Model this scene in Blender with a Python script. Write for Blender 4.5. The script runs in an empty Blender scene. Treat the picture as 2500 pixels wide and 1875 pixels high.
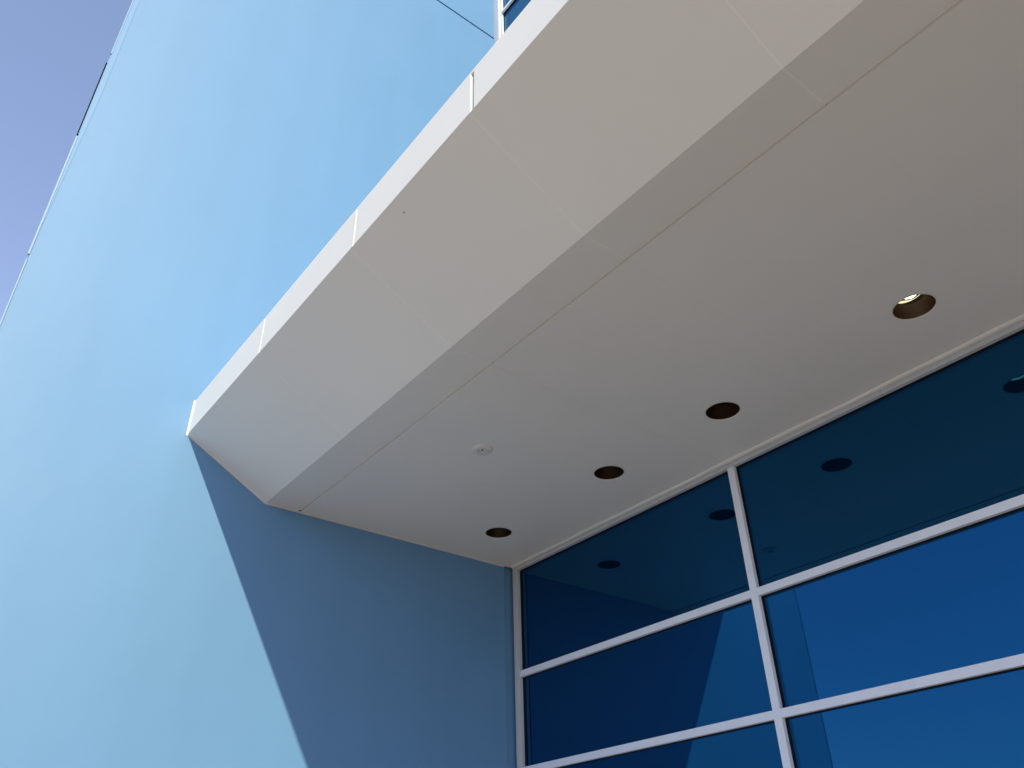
import bpy, bmesh, math, random
from mathutils import Vector, Matrix
R = math.radians
scene = bpy.context.scene
C = scene.collection

# ------------------------------------------------------------ camera
cam_data = bpy.data.cameras.new("camera")
cam = bpy.data.objects.new("camera", cam_data)
C.objects.link(cam)
cam_data.sensor_width = 36.0
cam_data.lens = 1992.45 / 2500 * 36.0
cam_data.clip_start = 0.05
cam_data.clip_end = 5000
_yaw, _pit, _rol = R(141.21409), R(33.572455), R(-1.457259)
_f = Vector((math.cos(_pit) * math.cos(_yaw), math.cos(_pit) * math.sin(_yaw), math.sin(_pit)))
_r = Vector((math.sin(_yaw), -math.cos(_yaw), 0))
_u = _r.cross(_f)
_r2 = _r * math.cos(_rol) + _u * math.sin(_rol)
_u2 = -_r * math.sin(_rol) + _u * math.cos(_rol)
cam.matrix_world = Matrix(((_r2.x, _u2.x, -_f.x, 4.38938), (_r2.y, _u2.y, -_f.y, -3.47755),
                           (_r2.z, _u2.z, -_f.z, 1.6), (0, 0, 0, 1)))
scene.camera = cam

# ------------------------------------------------------------ sky and sun
SUN_DIR = Vector((1.3, -0.572, 1.0)).normalized()          # towards the sun
world = bpy.data.worlds.new("World")
scene.world = world
world.use_nodes = True
nt = world.node_tree
bg = next(n for n in nt.nodes if n.type == 'BACKGROUND')
sky = nt.nodes.new('ShaderNodeTexSky')
sky.sky_type = 'NISHITA'
sky.sun_disc = False
sky.sun_elevation = math.asin(SUN_DIR.z)
sky.sun_rotation = math.atan2(SUN_DIR.x, SUN_DIR.y)
sky.altitude = 0
sky.air_density = 1.0
sky.dust_density = 0.1
sky.ozone_density = 3.5
gam = nt.nodes.new('ShaderNodeGamma')            # softer, paler sky than the raw model
gam.inputs['Gamma'].default_value = 0.7
nt.links.new(sky.outputs[0], gam.inputs['Color'])
tint = nt.nodes.new('ShaderNodeVectorMath')       # slight lavender cast of the whole sky
tint.operation = 'MULTIPLY'
tint.inputs[1].default_value = (1.05, 0.97, 1.04)
nt.links.new(gam.outputs[0], tint.inputs[0])
nt.links.new(tint.outputs[0], bg.inputs[0])
bg.inputs[1].default_value = 0.15
sun_data = bpy.data.lights.new("sun", 'SUN')
sun_data.energy = 2.0
sun_data.angle = R(0.53)
sun_data.color = (1.0, 0.90, 0.655)
sun = bpy.data.objects.new("sun", sun_data)
C.objects.link(sun)
sun.rotation_euler = SUN_DIR.to_track_quat('Z', 'Y').to_euler()
sun.location = SUN_DIR * 40

vs = scene.view_settings
vs.view_transform = 'Standard'
vs.look = 'None'
vs.exposure = 1.28
vs.gamma = 1.0
vs.use_curve_mapping = False
scene.cycles.max_bounces = 14
scene.cycles.diffuse_bounces = 8
scene.cycles.use_denoising = True


# ------------------------------------------------------------ materials
def mat(name, col, rough=0.5, spec=0.5, var=0.0, var_scale=1.0, bumps=(), metallic=0.0, streak=0.0):
    """principled material; var = slow colour mottling, bumps = [(scale, strength, distance)]"""
    m = bpy.data.materials.new(name)
    m.use_nodes = True
    t = m.node_tree
    b = next(n for n in t.nodes if n.type == 'BSDF_PRINCIPLED')
    b.inputs['Base Color'].default_value = (*col, 1)
    b.inputs['Roughness'].default_value = rough
    b.inputs['Specular IOR Level'].default_value = spec
    b.inputs['Metallic'].default_value = metallic
    geo = t.nodes.new('ShaderNodeNewGeometry')
    if var:
        n = t.nodes.new('ShaderNodeTexNoise')
        n.inputs['Scale'].default_value = var_scale
        n.inputs['Detail'].default_value = 5
        n.inputs['Roughness'].default_value = 0.6
        t.links.new(geo.outputs['Position'], n.inputs['Vector'])
        r = t.nodes.new('ShaderNodeMapRange')
        r.inputs['From Min'].default_value = 0.3
        r.inputs['From Max'].default_value = 0.7
        r.inputs['To Min'].default_value = 1 - var
        r.inputs['To Max'].default_value = 1 + var
        t.links.new(n.outputs['Fac'], r.inputs['Value'])
        if streak:                                   # faint vertical streaks of tone
            mp = t.nodes.new('ShaderNodeVectorMath')
            mp.operation = 'MULTIPLY'
            mp.inputs[1].default_value = (1.0, 3.2, 0.22)
            t.links.new(geo.outputs['Position'], mp.inputs[0])
            n2 = t.nodes.new('ShaderNodeTexNoise')
            n2.inputs['Scale'].default_value = 1.3
            n2.inputs['Detail'].default_value = 4
            t.links.new(mp.outputs[0], n2.inputs['Vector'])
            r3 = t.nodes.new('ShaderNodeMapRange')
            r3.inputs['From Min'].default_value = 0.3
            r3.inputs['From Max'].default_value = 0.7
            r3.inputs['To Min'].default_value = 1 - streak
            r3.inputs['To Max'].default_value = 1 + streak
            t.links.new(n2.outputs['Fac'], r3.inputs['Value'])
            ml = t.nodes.new('ShaderNodeMath')
            ml.operation = 'MULTIPLY'
            t.links.new(r.outputs['Result'], ml.inputs[0])
            t.links.new(r3.outputs['Result'], ml.inputs[1])
            r_out = ml.outputs[0]
        else:
            r_out = r.outputs['Result']
        mx = t.nodes.new('ShaderNodeVectorMath')
        mx.operation = 'SCALE'
        mx.inputs[0].default_value = col
        t.links.new(r_out, mx.inputs['Scale'])
        t.links.new(mx.outputs[0], b.inputs['Base Color'])
        r2 = t.nodes.new('ShaderNodeMapRange')
        r2.inputs['To Min'].default_value = max(0.02, rough - 0.08)
        r2.inputs['To Max'].default_value = min(1, rough + 0.08)
        t.links.new(n.outputs['Fac'], r2.inputs['Value'])
        t.links.new(r2.outputs['Result'], b.inputs['Roughness'])
    prev = None
    for sc_, st, dist in bumps:
        n = t.nodes.new('ShaderNodeTexNoise')
        n.inputs['Scale'].default_value = sc_
        n.inputs['Detail'].default_value = 3
        t.links.new(geo.outputs['Position'], n.inputs['Vector'])
        bp = t.nodes.new('ShaderNodeBump')
        bp.inputs['Strength'].default_value = st
        bp.inputs['Distance'].default_value = dist
        t.links.new(n.outputs['Fac'], bp.inputs['Height'])
        if prev:
            t.links.new(prev.outputs[0], bp.inputs['Normal'])
        prev = bp
    if prev:
        t.links.new(prev.outputs[0], b.inputs['Normal'])
    return m


def glass_mat():
    """blue mirror-coated glazing: tinted reflection that strengthens towards grazing angles"""
    m = bpy.data.materials.new("blue_reflective_glass")
    m.use_nodes = True
    t = m.node_tree
    t.nodes.clear()
    out = t.nodes.new('ShaderNodeOutputMaterial')
    g = t.nodes.new('ShaderNodeBsdfGlossy')
    g.inputs['Roughness'].default_value = 0.012
    d = t.nodes.new('ShaderNodeBsdfDiffuse')
    d.inputs['Color'].default_value = (0.0015, 0.008, 0.028, 1)
    fr = t.nodes.new('ShaderNodeFresnel')
    fr.inputs['IOR'].default_value = 1.5
    cm = t.nodes.new('ShaderNodeMix')
    cm.data_type = 'RGBA'
    cm.inputs[6].default_value = (0.009, 0.076, 0.172, 1)
    cm.inputs[7].default_value = (0.35, 0.6, 0.8, 1)
    sub = t.nodes.new('ShaderNodeMapRange')
    sub.inputs['From Min'].default_value = 0.04
    sub.inputs['From Max'].default_value = 1.0
    t.links.new(fr.outputs[0], sub.inputs['Value'])
    t.links.new(sub.outputs[0], cm.inputs[0])
    t.links.new(cm.outputs[2], g.inputs['Color'])
    # very slight roller-wave of toughened glass
    geo = t.nodes.new('ShaderNodeNewGeometry')
    n = t.nodes.new('ShaderNodeTexNoise')
    n.inputs['Scale'].default_value = 1.1
    n.inputs['Detail'].default_value = 1
    bp = t.nodes.new('ShaderNodeBump')
    bp.inputs['Strength'].default_value = 0.06
    bp.inputs['Distance'].default_value = 0.02
    t.links.new(geo.outputs['Position'], n.inputs['Vector'])
    t.links.new(n.outputs['Fac'], bp.inputs['Height'])
    t.links.new(bp.outputs[0], g.inputs['Normal'])
    ad = t.nodes.new('ShaderNodeAddShader')
    t.links.new(g.outputs[0], ad.inputs[0])
    t.links.new(d.outputs[0], ad.inputs[1])
    t.links.new(ad.outputs[0], out.inputs[0])
    return m


def emit_mat(name, col, strength):
    m = bpy.data.materials.new(name)
    m.use_nodes = True
    t = m.node_tree
    b = next(n for n in t.nodes if n.type == 'BSDF_PRINCIPLED')
    b.inputs['Base Color'].default_value = (0.8, 0.78, 0.7, 1)
    b.inputs['Emission Color'].default_value = (*col, 1)
    b.inputs['Emission Strength'].default_value = strength
    return m


M_BLUE = mat("blue_render", (0.108, 0.272, 0.495), 0.58, 1.0, 0.025, 0.9, [(2.0, 0.10, 0.03), (260, 0.12, 0.002)], streak=0.02)
M_BLUE_TRIM = mat("blue_bead", (0.116, 0.288, 0.52), 0.56, 1.0, 0.02, 2.0)
M_BEAD = mat("white_bead", (0.30, 0.43, 0.60), 0.4, 0.5)
M_PANEL = mat("white_panel", (0.76, 0.755, 0.735), 0.42, 0.4, 0.018, 1.3, [(1.6, 0.06, 0.02), (300, 0.05, 0.001)])
M_SEAL = mat("joint_sealant", (0.82, 0.81, 0.79), 0.6, 0.3)
M_SEAL_SOFT = mat("joint_sealant_soft", (0.785, 0.78, 0.76), 0.6, 0.3)
M_SEAL_GREY = mat("joint_sealant_grey", (0.71, 0.70, 0.68), 0.7, 0.3)
M_TRIM = mat("white_trim", (0.80, 0.80, 0.78), 0.35, 0.5, 0.02, 6.0)
M_FRAME = mat("silver_frame", (0.74, 0.78, 0.88), 0.42, 0.5, 0.05, 7.0, [(3.0, 0.03, 0.01)])
M_JAMB = mat("shade_toned_frame", (0.50, 0.53, 0.58), 0.45, 0.5, 0.05, 7.0)  # frame colour darkened: deeper shade of jamb and head put into the paint
M_LINE = mat("wall_trim_grey", (0.58, 0.60, 0.65), 0.6, 0.3)
M_GREYTRIM = mat("grey_corner_trim", (0.27, 0.33, 0.45), 0.5, 0.4)
M_BLACK = mat("black_gasket", (0.010, 0.013, 0.020), 0.6, 0.2)
M_DARKJOINT = mat("dark_joint", (0.13, 0.21, 0.31), 0.7, 0.2)
M_NAVY = mat("navy_flashing", (0.003, 0.010, 0.03), 0.9, 0.0)
M_CORE = mat("grey_board", (0.4, 0.4, 0.4), 0.8, 0.2)
M_GLASS = glass_mat()
M_BAFFLE = mat("bronze_baffle", (0.034, 0.015, 0.005), 0.33, 0.5, 0.25, 90.0, metallic=0.3)
M_CAN = mat("black_can", (0.008, 0.007, 0.006), 0.6, 0.2)
M_CREAM = emit_mat("lamplight_on_ring", (1.0, 0.86, 0.46), 0.30)  # weak emission stands in for lamp light falling on the cream ring
M_LAMP_ON = emit_mat("lit_lamp", (1.0, 0.93, 0.78), 3.0)
M_LAMP_OFF = mat("unlit_lamp", (0.05, 0.045, 0.04), 0.3, 0.5)
M_SPR = mat("sprinkler_white", (0.70, 0.70, 0.71), 0.4, 0.5)
M_SPR_DARK = mat("sprinkler_dark", (0.02, 0.02, 0.025), 0.5, 0.5)
M_GROUND = mat("concrete_paving", (0.375, 0.308, 0.245), 0.85, 0.2, 0.10, 0.6, [(40, 0.2, 0.004)])


# ------------------------------------------------------------ helpers
def link_mesh(name, bm, m, parent=None, bevel=0.0, smooth=False):
    bmesh.ops.recalc_face_normals(bm, faces=bm.faces)
    me = bpy.data.meshes.new(name)
    bm.to_mesh(me)
    bm.free()
    if smooth:
        for p in me.polygons:
            p.use_smooth = True
    o = bpy.data.objects.new(name, me)
    C.objects.link(o)
    if m:
        me.materials.append(m)
    if parent:
        o.parent = parent
        o.matrix_parent_inverse = Matrix.Translation(-parent.location)
    if bevel:
        bv = o.modifiers.new("bevel", 'BEVEL')
        bv.width = bevel
        bv.segments = 2
        bv.limit_method = 'ANGLE'
        bv.angle_limit = R(25)
    return o


def thing(name, label, cat, loc=(0, 0, 0), group=None):
    o = bpy.data.objects.new(name, None)
    o.location = loc
    o.empty_display_size = 0.2
    C.objects.link(o)
    o['label'] = label
    o['category'] = cat
    o['kind'] = 'thing'
    if group:
        o['group'] = group
    return o


def add_box(bm, x0, x1, y0, y1, z0, z1):
    v = [bm.verts.new((x, y, z)) for x in (x0, x1) for y in (y0, y1) for z in (z0, z1)]
    for f in ((0, 1, 3, 2), (4, 6, 7, 5), (0, 4, 5, 1), (2, 3, 7, 6), (0, 2, 6, 4), (1, 5, 7, 3)):
        bm.faces.new([v[i] for i in f])


def box(name, x0, x1, y0, y1, z0, z1, m, parent=None, bevel=0.0):
    bm = bmesh.new()
    add_box(bm, x0, x1, y0, y1, z0, z1)
    return link_mesh(name, bm, m, parent, bevel)


def prism(name, x0, x1, prof, m, parent=None, bevel=0.0):
    """profile [(y,z)...] extruded along x"""
    bm = bmesh.new()
    a = [bm.verts.new((x0, y, z)) for y, z in prof]
    b = [bm.verts.new((x1, y, z)) for y, z in prof]
    n = len(prof)
    bm.faces.new(a)
    bm.faces.new(b[::-1])
    for i in range(n):
        bm.faces.new((a[i], b[i], b[(i + 1) % n], a[(i + 1) % n]))
    return link_mesh(name, bm, m, parent, bevel)


def lathe(name, prof, cx, cy, m, parent=None, seg=56, smooth=True):
    """profile [(r,z)...] turned about the vertical through (cx,cy)"""
    bm = bmesh.new()
    rings = []
    for r, z in prof:
        if r < 1e-6:
            rings.append([bm.verts.new((cx, cy, z))])
        else:
            rings.append([bm.verts.new((cx + r * math.cos(2 * math.pi * k / seg), cy + r * math.sin(2 * math.pi * k / seg), z))
                          for k in range(seg)])
    for A, B in zip(rings, rings[1:]):
        for k in range(seg):
            k2 = (k + 1) % seg
            if len(A) == 1:
                bm.faces.new((A[0], B[k2], B[k]))
            elif len(B) == 1:
                bm.faces.new((A[k], A[k2], B[0]))
            else:
                bm.faces.new((A[k], A[k2], B[k2], B[k]))
    return link_mesh(name, bm, m, parent, smooth=smooth)


# ------------------------------------------------------------ setting: ground
H = 3.7335                      # soffit height
bm = bmesh.new()
vv = [bm.verts.new(p) for p in ((-1500, -1500, 0), (1500, -1500, 0), (1500, 1500, 0), (-1500, 1500, 0))]
bm.faces.new(vv)
ground = link_mesh("ground", bm, M_GROUND)
ground['kind'] = 'structure'
ground['label'] = 'pale concrete forecourt paving in front of the building'

# ------------------------------------------------------------ blue side wall
YE = -3.458                     # free end of the wall
TOP = 13.0
wall = thing("side_wall", "tall light blue rendered side wall, sunlit with the canopy's shadow across it", "wall", (0, -1.7, 0))
box("wall_panel", -0.30, 0.0, YE, -0.066, 0.0, 9.974, M_BLUE, wall)
box("wall_panel", -0.30, 0.0, YE, -0.080, 10.004, TOP, M_BLUE, wall)
box("joint_recess", -0.29, -0.016, YE + 0.02, -0.078, 9.974, 10.004, M_DARKJOINT, wall)
box("corner_reveal", -0.30, -0.022, -0.066, 0.06, 0.0, H + 0.3, M_BLUE, wall)
box("corner_reveal", -0.30, -0.002, -0.080, 0.06, 4.3, TOP, M_GREYTRIM, wall, 0.002)
# free end: lighter corner strip, bead pieces with small offsets, dark flashing seen edge-on
bm = bmesh.new()
q = [(YE, 5.10), (YE + 0.004, 5.10), (YE + 0.034, 6.30), (YE + 0.040, TOP), (YE, TOP)]
a = [bm.verts.new((-0.02, y, z)) for y, z in q]
b = [bm.verts.new((0.0025, y, z)) for y, z in q]
bm.faces.new(a)
bm.faces.new(b[::-1])
for i in range(5):
    bm.faces.new((a[i], b[i], b[(i + 1) % 5], a[(i + 1) % 5]))
link_mesh("corner_strip", bm, M_BLUE_TRIM, wall)
E_ = YE
box("edge_bead", -0.010, 0.005, E_ - 0.007, E_, 0.0, 4.815, M_BEAD, wall, 0.001)
box("edge_bead", -0.010, 0.006, E_ - 0.010, E_, 4.850, 5.86, M_BEAD, wall, 0.001)
box("edge_bead", -0.010, 0.0045, E_ - 0.003, E_, 5.88, 6.70, M_BEAD, wall, 0.001)
box("edge_bead", -0.010, 0.006, E_ - 0.007, E_, 6.725, TOP, M_BEAD, wall, 0.001)
bm = bmesh.new()
q = [(E_ - 0.0005, 5.35), (E_ - 0.0095, 5.35), (E_ - 0.0115, 6.635), (E_ - 0.0005, 6.635)]
a = [bm.verts.new((-0.060, y, z)) for y, z in q]
b = [bm.verts.new((-0.011, y, z)) for y, z in q]
bm.faces.new(a)
bm.faces.new(b[::-1])
for i in range(4):
    bm.faces.new((a[i], b[i], b[(i + 1) % 4], a[(i + 1) % 4]))
link_mesh("edge_flashing", bm, M_NAVY, wall)
box("coping", -0.33, 0.03, YE - 0.03, 0.06, TOP + 0.001, TOP + 0.04, M_BEAD, wall, 0.004)

# ------------------------------------------------------------ canopy
XEND = 11.7
seams = [0.985, 1.953, 2.830, 3.720, 4.61, 5.50, 6.39, 7.28, 8.17, 9.06, 9.95, 10.84]
YF, ZF, ZT = -2.388, 4.030, 4.250         # fascia plane, its bottom and top
YB = -1.862                               # break line between slope and soffit
YG0, YG1 = -1.657, -1.634                 # groove
canopy = thing("canopy", "long white panelled entrance canopy with sloped front edge and flat soffit", "canopy", (0, -1.2, H))
gaps = [(1.003, 1.011), (1.972, 1.981), (2.834, 2.855)] + [(s, s + 0.012) for s in seams[3:]]
xs = 0.004
for g0, g1 in gaps + [(XEND, XEND)]:
    box("fascia_panel", xs, g0, YF, YF + 0.030, ZF, ZT, M_PANEL, canopy, 0.0015)
    xs = g1
box("fascia_backing", 0.002, XEND - 0.002, YF + 0.032, YF + 0.04, ZF + 0.01, ZT - 0.004, M_TRIM, canopy)
# sloped edge panels, folded into the outer strip of the soffit
edges = [0.004] + seams + [XEND]
for i in range(len(edges) - 1):
    x0, x1 = edges[i] + (0.003 if i else 0), edges[i + 1] - (0.003 if i < len(edges) - 2 else 0)
    prism("sloped_panel", x0, x1,
          [(YF, ZF - 0.0008), (YB, H), (YG0, H), (YG0, H + 0.016), (YB + 0.006, H + 0.016), (YF + 0.0315, ZF - 0.0008)],
          M_PANEL, canopy)
for s in seams:
    prism("panel_joint", s - 0.003, s + 0.003,
          [(YF + 0.002, ZF - 0.0025), (YB, H - 0.0004), (YG0 - 0.001, H + 0.0006), (YG0 - 0.001, H + 0.010), (YB + 0.006, H + 0.010), (YF + 0.02, ZF - 0.001)],
          M_SEAL, canopy)
prism("groove_backing", 0.004, XEND, [(YG0 + 0.0004, H + 0.0122), (YG1 - 0.0004, H + 0.0122), (YG1 - 0.0004, H + 0.022), (YG0 + 0.0004, H + 0.022)], M_PANEL, canopy)

LIGHTS = [0.453, 1.490, 2.316, 3.345]
LY, LR = -0.457, 0.0875


def soffit_panel(x0, x1, y0, y1, hole):
    bm = bmesh.new()
    if hole is None:
        add_box(bm, x0, x1, y0, y1, H, H + 0.012)
    else:
        hx, hy, hr = hole
        n = 64
        angs = sorted([2 * math.pi * k / n for k in range(n)] +
                      [math.atan2(cy - hy, cx - hx) % (2 * math.pi) for cx in (x0, x1) for cy in (y0, y1)])
        inner, outer, innert, outert = [], [], [], []
        for a in angs:
            c, s = math.cos(a), math.sin(a)
            t = min(((x1 - hx) / c if c > 1e-9 else (x0 - hx) / c if c < -1e-9 else 1e9),
                    ((y1 - hy) / s if s > 1e-9 else (y0 - hy) / s if s < -1e-9 else 1e9))
            inner.append(bm.verts.new((hx + hr * c, hy + hr * s, H)))
            outer.append(bm.verts.new((hx + t * c, hy + t * s, H)))
            innert.append(bm.verts.new((hx + hr * c, hy + hr * s, H + 0.012)))
            outert.append(bm.verts.new((hx + t * c, hy + t * s, H + 0.012)))
        m = len(angs)
        for k in range(m):
            k2 = (k + 1) % m
            bm.faces.new((inner[k], outer[k], outer[k2], inner[k2]))
            bm.faces.new((innert[k], innert[k2], outert[k2], outert[k]))
            bm.faces.new((inner[k], inner[k2], innert[k2], innert[k]))
            bm.faces.new((outer[k], outert[k], outert[k2], outer[k2]))
    return link_mesh("soffit_panel", bm, M_PANEL, canopy)


YS1 = -0.014
for i in range(len(edges) - 1):
    x0, x1 = edges[i] + (0.002 if i else 0), edges[i + 1] - (0.002 if i < len(edges) - 2 else 0)
    hole = next(((x, LY, LR + 0.001) for x in LIGHTS if x0 < x < x1), None)
    soffit_panel(x0, x1, YG1, YS1, hole)
for k, s in enumerate(seams):
    box("panel_joint", s - 0.002, s + 0.002, YG1 + 0.001, YS1, H + 0.0008, H + 0.010, M_SEAL_SOFT if k != 1 else M_SEAL_GREY, canopy)
# trim angle where the canopy meets the blue wall, and the bright end plate on the fascia
TW = 0.009
prism("wall_trim", 0.0, 0.0065, [(YF + 0.001, ZF - 0.011), (YB - 0.002, H - 0.0075), (-0.066, H - 0.0075), (-0.066, H + 0.004), (YB, H + 0.004), (YF + 0.001, ZF + 0.002)],
      M_LINE, canopy, 0.001)
box("end_plate", 0.0, 0.003, YF - 0.008, YF + 0.001, ZF - 0.010, ZT + 0.012, M_TRIM, canopy, 0.001)
# sealant bead along the glazing head
random.seed(4)
bm = bmesh.new()
rows = []
nseg = 160
for k in range(nseg + 1):
    x = 0.02 + (XEND - 0.02) * (k / nseg) ** 1.3
    w = 0.0035 * math.sin(x * 5.1) + 0.003 * math.sin(x * 11.7 + 1) + random.uniform(-0.001, 0.001)
    rows.append([bm.verts.new((x, -0.026 + w, H + 0.0006)), bm.verts.new((x, -0.024 + w, H - 0.0015)),
                 bm.verts.new((x, -0.0022, H - 0.0135)), bm.verts.new((x, -0.0022, H + 0.0006))])
for A, B in zip(rows, rows[1:]):
    for j in range(4):
        bm.faces.new((A[j], A[(j + 1) % 4], B[(j + 1) % 4], B[j]))
link_mesh("head_sealant", bm, M_TRIM, canopy, smooth=True)
# roof deck and inner core
prism("roof_deck", 0.0, XEND + 0.01, [(YF + 0.002, ZT + 0.001), (-0.02, ZT + 0.031), (-0.02, ZT + 0.051), (YF + 0.002, ZT + 0.013)], M_TRIM, canopy)
prism("inner_core", 0.003, XEND - 0.01, [(YF + 0.05, ZF + 0.03), (-1.80, H + 0.17), (0.02, H + 0.17), (0.02, ZT - 0.01), (YF + 0.05, ZT - 0.01)], M_CORE, canopy)
box("end_panel", XEND + 0.001, XEND + 0.012, YF + 0.03, -0.02, H + 0.3, ZT, M_PANEL, canopy)
bm = bmesh.new()
bmesh.ops.create_cone(bm, cap_ends=True, segments=12, radius1=0.003, radius2=0.002, depth=0.003,
                      matrix=Matrix.Translation((2.301, -2.3325, 3.998)) @ Vector((0, 0.49, 0.87)).to_track_quat('Z', 'Y').to_matrix().to_4x4())
link_mesh("screw_head", bm, M_BLACK, canopy)

# ------------------------------------------------------------ curtain walls
YGL = 0.036                      # glass plane
FY0, FY1 = 0.0, 0.10             # frame depth
CAP = 0.024                      # light pressure cap; the body behind it is black


def pane(x0, x1, z0, z1, parent):
    p = box("pane", x0, x1, YGL, YGL + 0.012, z0, z1, M_GLASS, parent)
    bm = bmesh.new()
    w = 0.003
    for r in ((x0, x0 + w, z0, z1), (x1 - w, x1, z0, z1), (x0 + w, x1 - w, z0, z0 + w), (x0 + w, x1 - w, z1 - w, z1)):
        add_box(bm, r[0], r[1], YGL - 0.006, YGL - 0.0005, r[2], r[3])
    link_mesh("gasket", bm, M_BLACK, p)
    return p


def curtain(parent, jamb, mulls, trans, zb, zt, half, thalf):
    """mulls = list of mullion centre x, trans = list of transom centre z"""
    xsx = [(jamb[1], None)]
    cols = []
    prev = jamb[1]
    for mx in mulls:
        cols.append((prev, mx - half))
        prev = mx + half
    zr = []
    pz = zt
    for tz in trans:
        zr.append((tz + thalf, pz))
        pz = tz - thalf
    zr.append((zb, pz))
    for mx in mulls:
        o = box("mullion", mx - half, mx + half, FY0 - 0.0012, FY0 + CAP, zb, zt, M_FRAME, parent, 0.0012)
        box("thermal_break", mx - half + 0.001, mx + half - 0.001, FY0 + CAP + 0.0002, FY1, zb, zt, M_BLACK, o)
    for (x0, x1) in cols:
        for tz in trans:
            o = box("transom", x0 + 0.0004, x1 - 0.0004, FY0, FY0 + CAP, tz - thalf, tz + thalf, M_FRAME, parent, 0.0012)
            box("thermal_break", x0 + 0.0004, x1 - 0.0004, FY0 + CAP + 0.0002, FY1, tz - thalf + 0.001, tz + thalf - 0.001, M_BLACK, o)
        for (z0, z1) in zr:
            pane(x0 + 0.0005, x1 - 0.0005, z0 + 0.0005, z1 - 0.0005, parent)


ZHD = 3.699                     # underside of the head rail
MULL = [1.980, 3.945, 5.905, 7.865, 9.825, 11.785]
lower = thing("curtain_wall", "dark blue reflective glazing with silver frames under the canopy soffit", "glazing", (6, 0, 0))
for x0, x1 in ((0.014, 2.905), (2.9062, 11.81)):
    o = box("head_rail", x0, x1, FY0 - 0.0020, FY0 + CAP, ZHD, H + 0.011, M_JAMB, lower, 0.0012)
    box("thermal_break", x0, x1, FY0 + CAP + 0.0002, FY1, ZHD + 0.001, H + 0.011, M_BLACK, o)
o = box("jamb", 0.014, 0.067, FY0 - 0.0006, FY0 + CAP, 0.05, ZHD - 0.0005, M_JAMB, lower, 0.0012)
box("thermal_break", 0.0145, 0.066, FY0 + CAP + 0.0002, FY1, 0.05, ZHD - 0.0005, M_BLACK, o)
box("jamb_fillet", -0.005, 0.0135, 0.012, FY1, 0.05, ZHD, M_DARKJOINT, lower)
box("sill", 0.014, 11.81, FY0 - 0.01, FY1, 0.0, 0.05, M_FRAME, lower, 0.0012)
curtain(lower, (0.014, 0.067), MULL, [2.983, 2.400, 1.817, 1.234, 0.651], 0.0505, ZHD - 0.0005, 0.0215, 0.0200)

upper = thing("curtain_wall", "sunlit blue glazing with silver frames rising above the canopy", "glazing", (6, 0, 4.3))
box("sill", 0.0, 11.81, FY0 - 0.01, FY1, ZT + 0.06, ZT + 0.12, M_FRAME, upper, 0.0012)
box("jamb", 0.0, 0.016, FY0 - 0.020, FY1, ZT + 0.121, TOP, M_TRIM, upper, 0.001)
box("jamb_gasket", 0.0165, 0.030, 0.012, FY1, ZT + 0.121, TOP, M_BLACK, upper)
box("jamb_stop", 0.0305, 0.040, FY0 + 0.002, FY1, ZT + 0.121, TOP, M_FRAME, upper, 0.001)
curtain(upper, (0.0, 0.040), MULL, [12.1, 10.546, 9.0, 7.5, 6.0], ZT + 0.121, TOP - 0.05, 0.0255, 0.020)
box("coping", 0.031, 11.85, FY0 - 0.05, 0.6, TOP - 0.0495, TOP + 0.03, M_TRIM, upper, 0.003)
box("back_wall", -0.299, 11.81, FY1 + 0.02, 0.6, 0.0, TOP - 0.05, M_CORE, upper)

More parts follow.
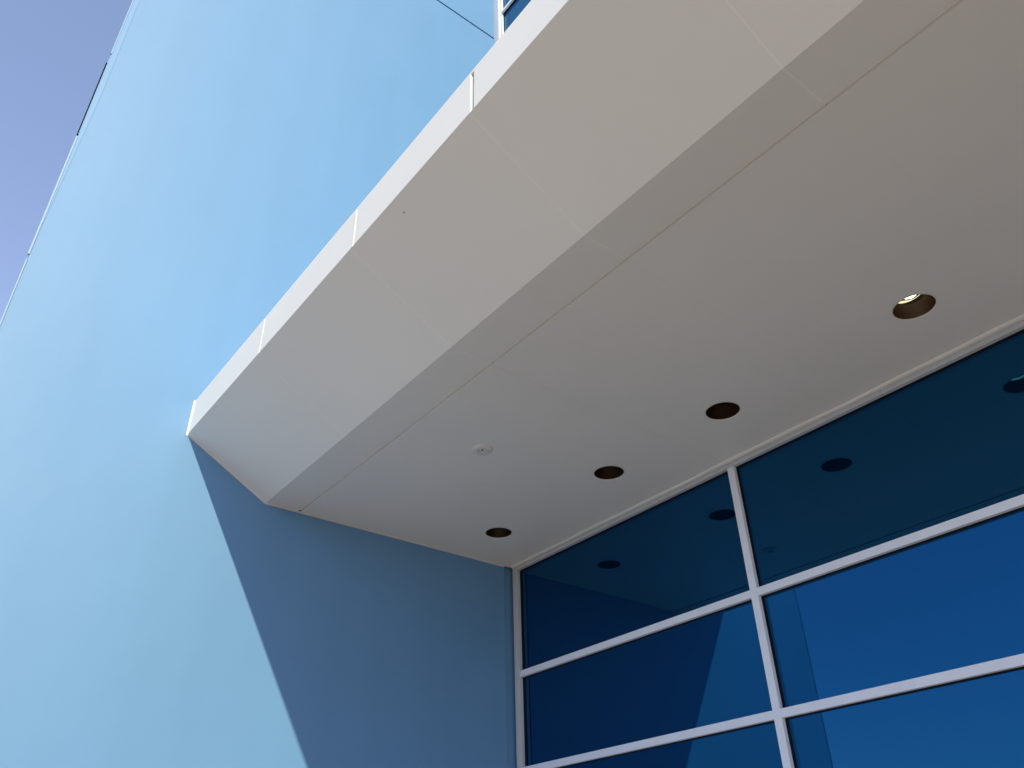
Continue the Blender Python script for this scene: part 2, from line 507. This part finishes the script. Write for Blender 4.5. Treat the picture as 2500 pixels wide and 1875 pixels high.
# ------------------------------------------------------------ downlights
DL = ["unlit round recessed downlight in the soffit, nearest the blue wall",
      "unlit round recessed downlight, second from the blue wall",
      "unlit round recessed downlight, third from the blue wall, just left of the lit one",
      "lit round recessed downlight with glowing lamp, furthest from the blue wall"]
for i, x in enumerate(LIGHTS):
    lit = i == 3
    t = thing("downlight", DL[i], "downlight", (x, LY, H), "downlights along the canopy soffit")
    lathe("rim", [(LR + 0.0010, H - 0.0010), (LR - 0.0022, H - 0.0018), (LR - 0.0030, H + 0.004)], x, LY, M_TRIM, t)
    lathe("baffle", [(LR - 0.0032, H + 0.0006), (LR - 0.006, H + 0.02), (0.072, H + 0.05), (0.066, H + 0.064)], x, LY, M_BAFFLE, t)
    lathe("can", [(0.0662, H + 0.0645), (0.070, H + 0.075), (0.070, H + 0.150), (0.0, H + 0.150)], x, LY, M_CAN, t)
    if lit:
        ring = lathe("lamp_ring", [(0.064, 0.0), (0.059, -0.001), (0.058, 0.009), (0.063, 0.010)], 0, 0, M_CREAM, t)
        # ring with lamp light added as emission sits tilted in its gimbal, lower on the side away from the glazing corner
        tilt = Matrix.Rotation(R(11), 4, Vector((0.788, -0.615, 0)))
        ring.matrix_parent_inverse = Matrix.Identity(4)
        ring.matrix_local = Matrix.Translation((0, 0, 0.072)) @ tilt
        lathe("lamp_holder", [(0.0345, H + 0.0745), (0.050, H + 0.0765), (0.050, H + 0.10), (0.0345, H + 0.101)], x, LY, M_CAN, t)
        lathe("lamp", [(0.0, H + 0.0680), (0.030, H + 0.0685), (0.034, H + 0.0710), (0.034, H + 0.10), (0.0, H + 0.101)], x, LY, M_LAMP_ON, t)
    else:
        lathe("lamp_ring", [(0.0655, H + 0.0655), (0.056, H + 0.068), (0.054, H + 0.078), (0.065, H + 0.079)], x, LY, M_CAN, t)
        lathe("lamp", [(0.0, H + 0.090), (0.024, H + 0.091), (0.031, H + 0.094), (0.033, H + 0.11), (0.0, H + 0.111)], x, LY, M_LAMP_OFF, t)

# ------------------------------------------------------------ sprinkler
SX, SY = 1.289, -1.201
spr = thing("fire_sprinkler", "small white recessed fire sprinkler with round plate in the soffit", "sprinkler", (SX, SY, H))
lathe("cover_plate", [(0.055, H - 0.0002), (0.0545, H - 0.004), (0.050, H - 0.0062), (0.034, H - 0.0050), (0.030, H - 0.0072), (0.0265, H - 0.0065), (0.0255, H + 0.004), (0.0255, H + 0.010), (0, H + 0.0105)],
      SX, SY, M_SPR, spr)
lathe("cup", [(0.0250, H - 0.0015), (0.0235, H + 0.0095), (0.0, H + 0.0100)], SX, SY, M_SPR_DARK, spr)
box("yoke_arm", SX - 0.012, SX - 0.008, SY - 0.004, SY + 0.004, H - 0.010, H + 0.009, M_SPR, spr, 0.001)
box("yoke_arm", SX + 0.008, SX + 0.012, SY - 0.004, SY + 0.004, H - 0.010, H + 0.009, M_SPR, spr, 0.001)
lathe("bulb", [(0.0, H - 0.010), (0.0035, H - 0.008), (0.0035, H + 0.006), (0.0, H + 0.009)], SX, SY, M_BLACK, spr, 16)
lathe("deflector", [(0.0, H - 0.0140), (0.007, H - 0.0135), (0.007, H - 0.0120), (0.0, H - 0.0115)], SX, SY, M_SPR, spr, 24)
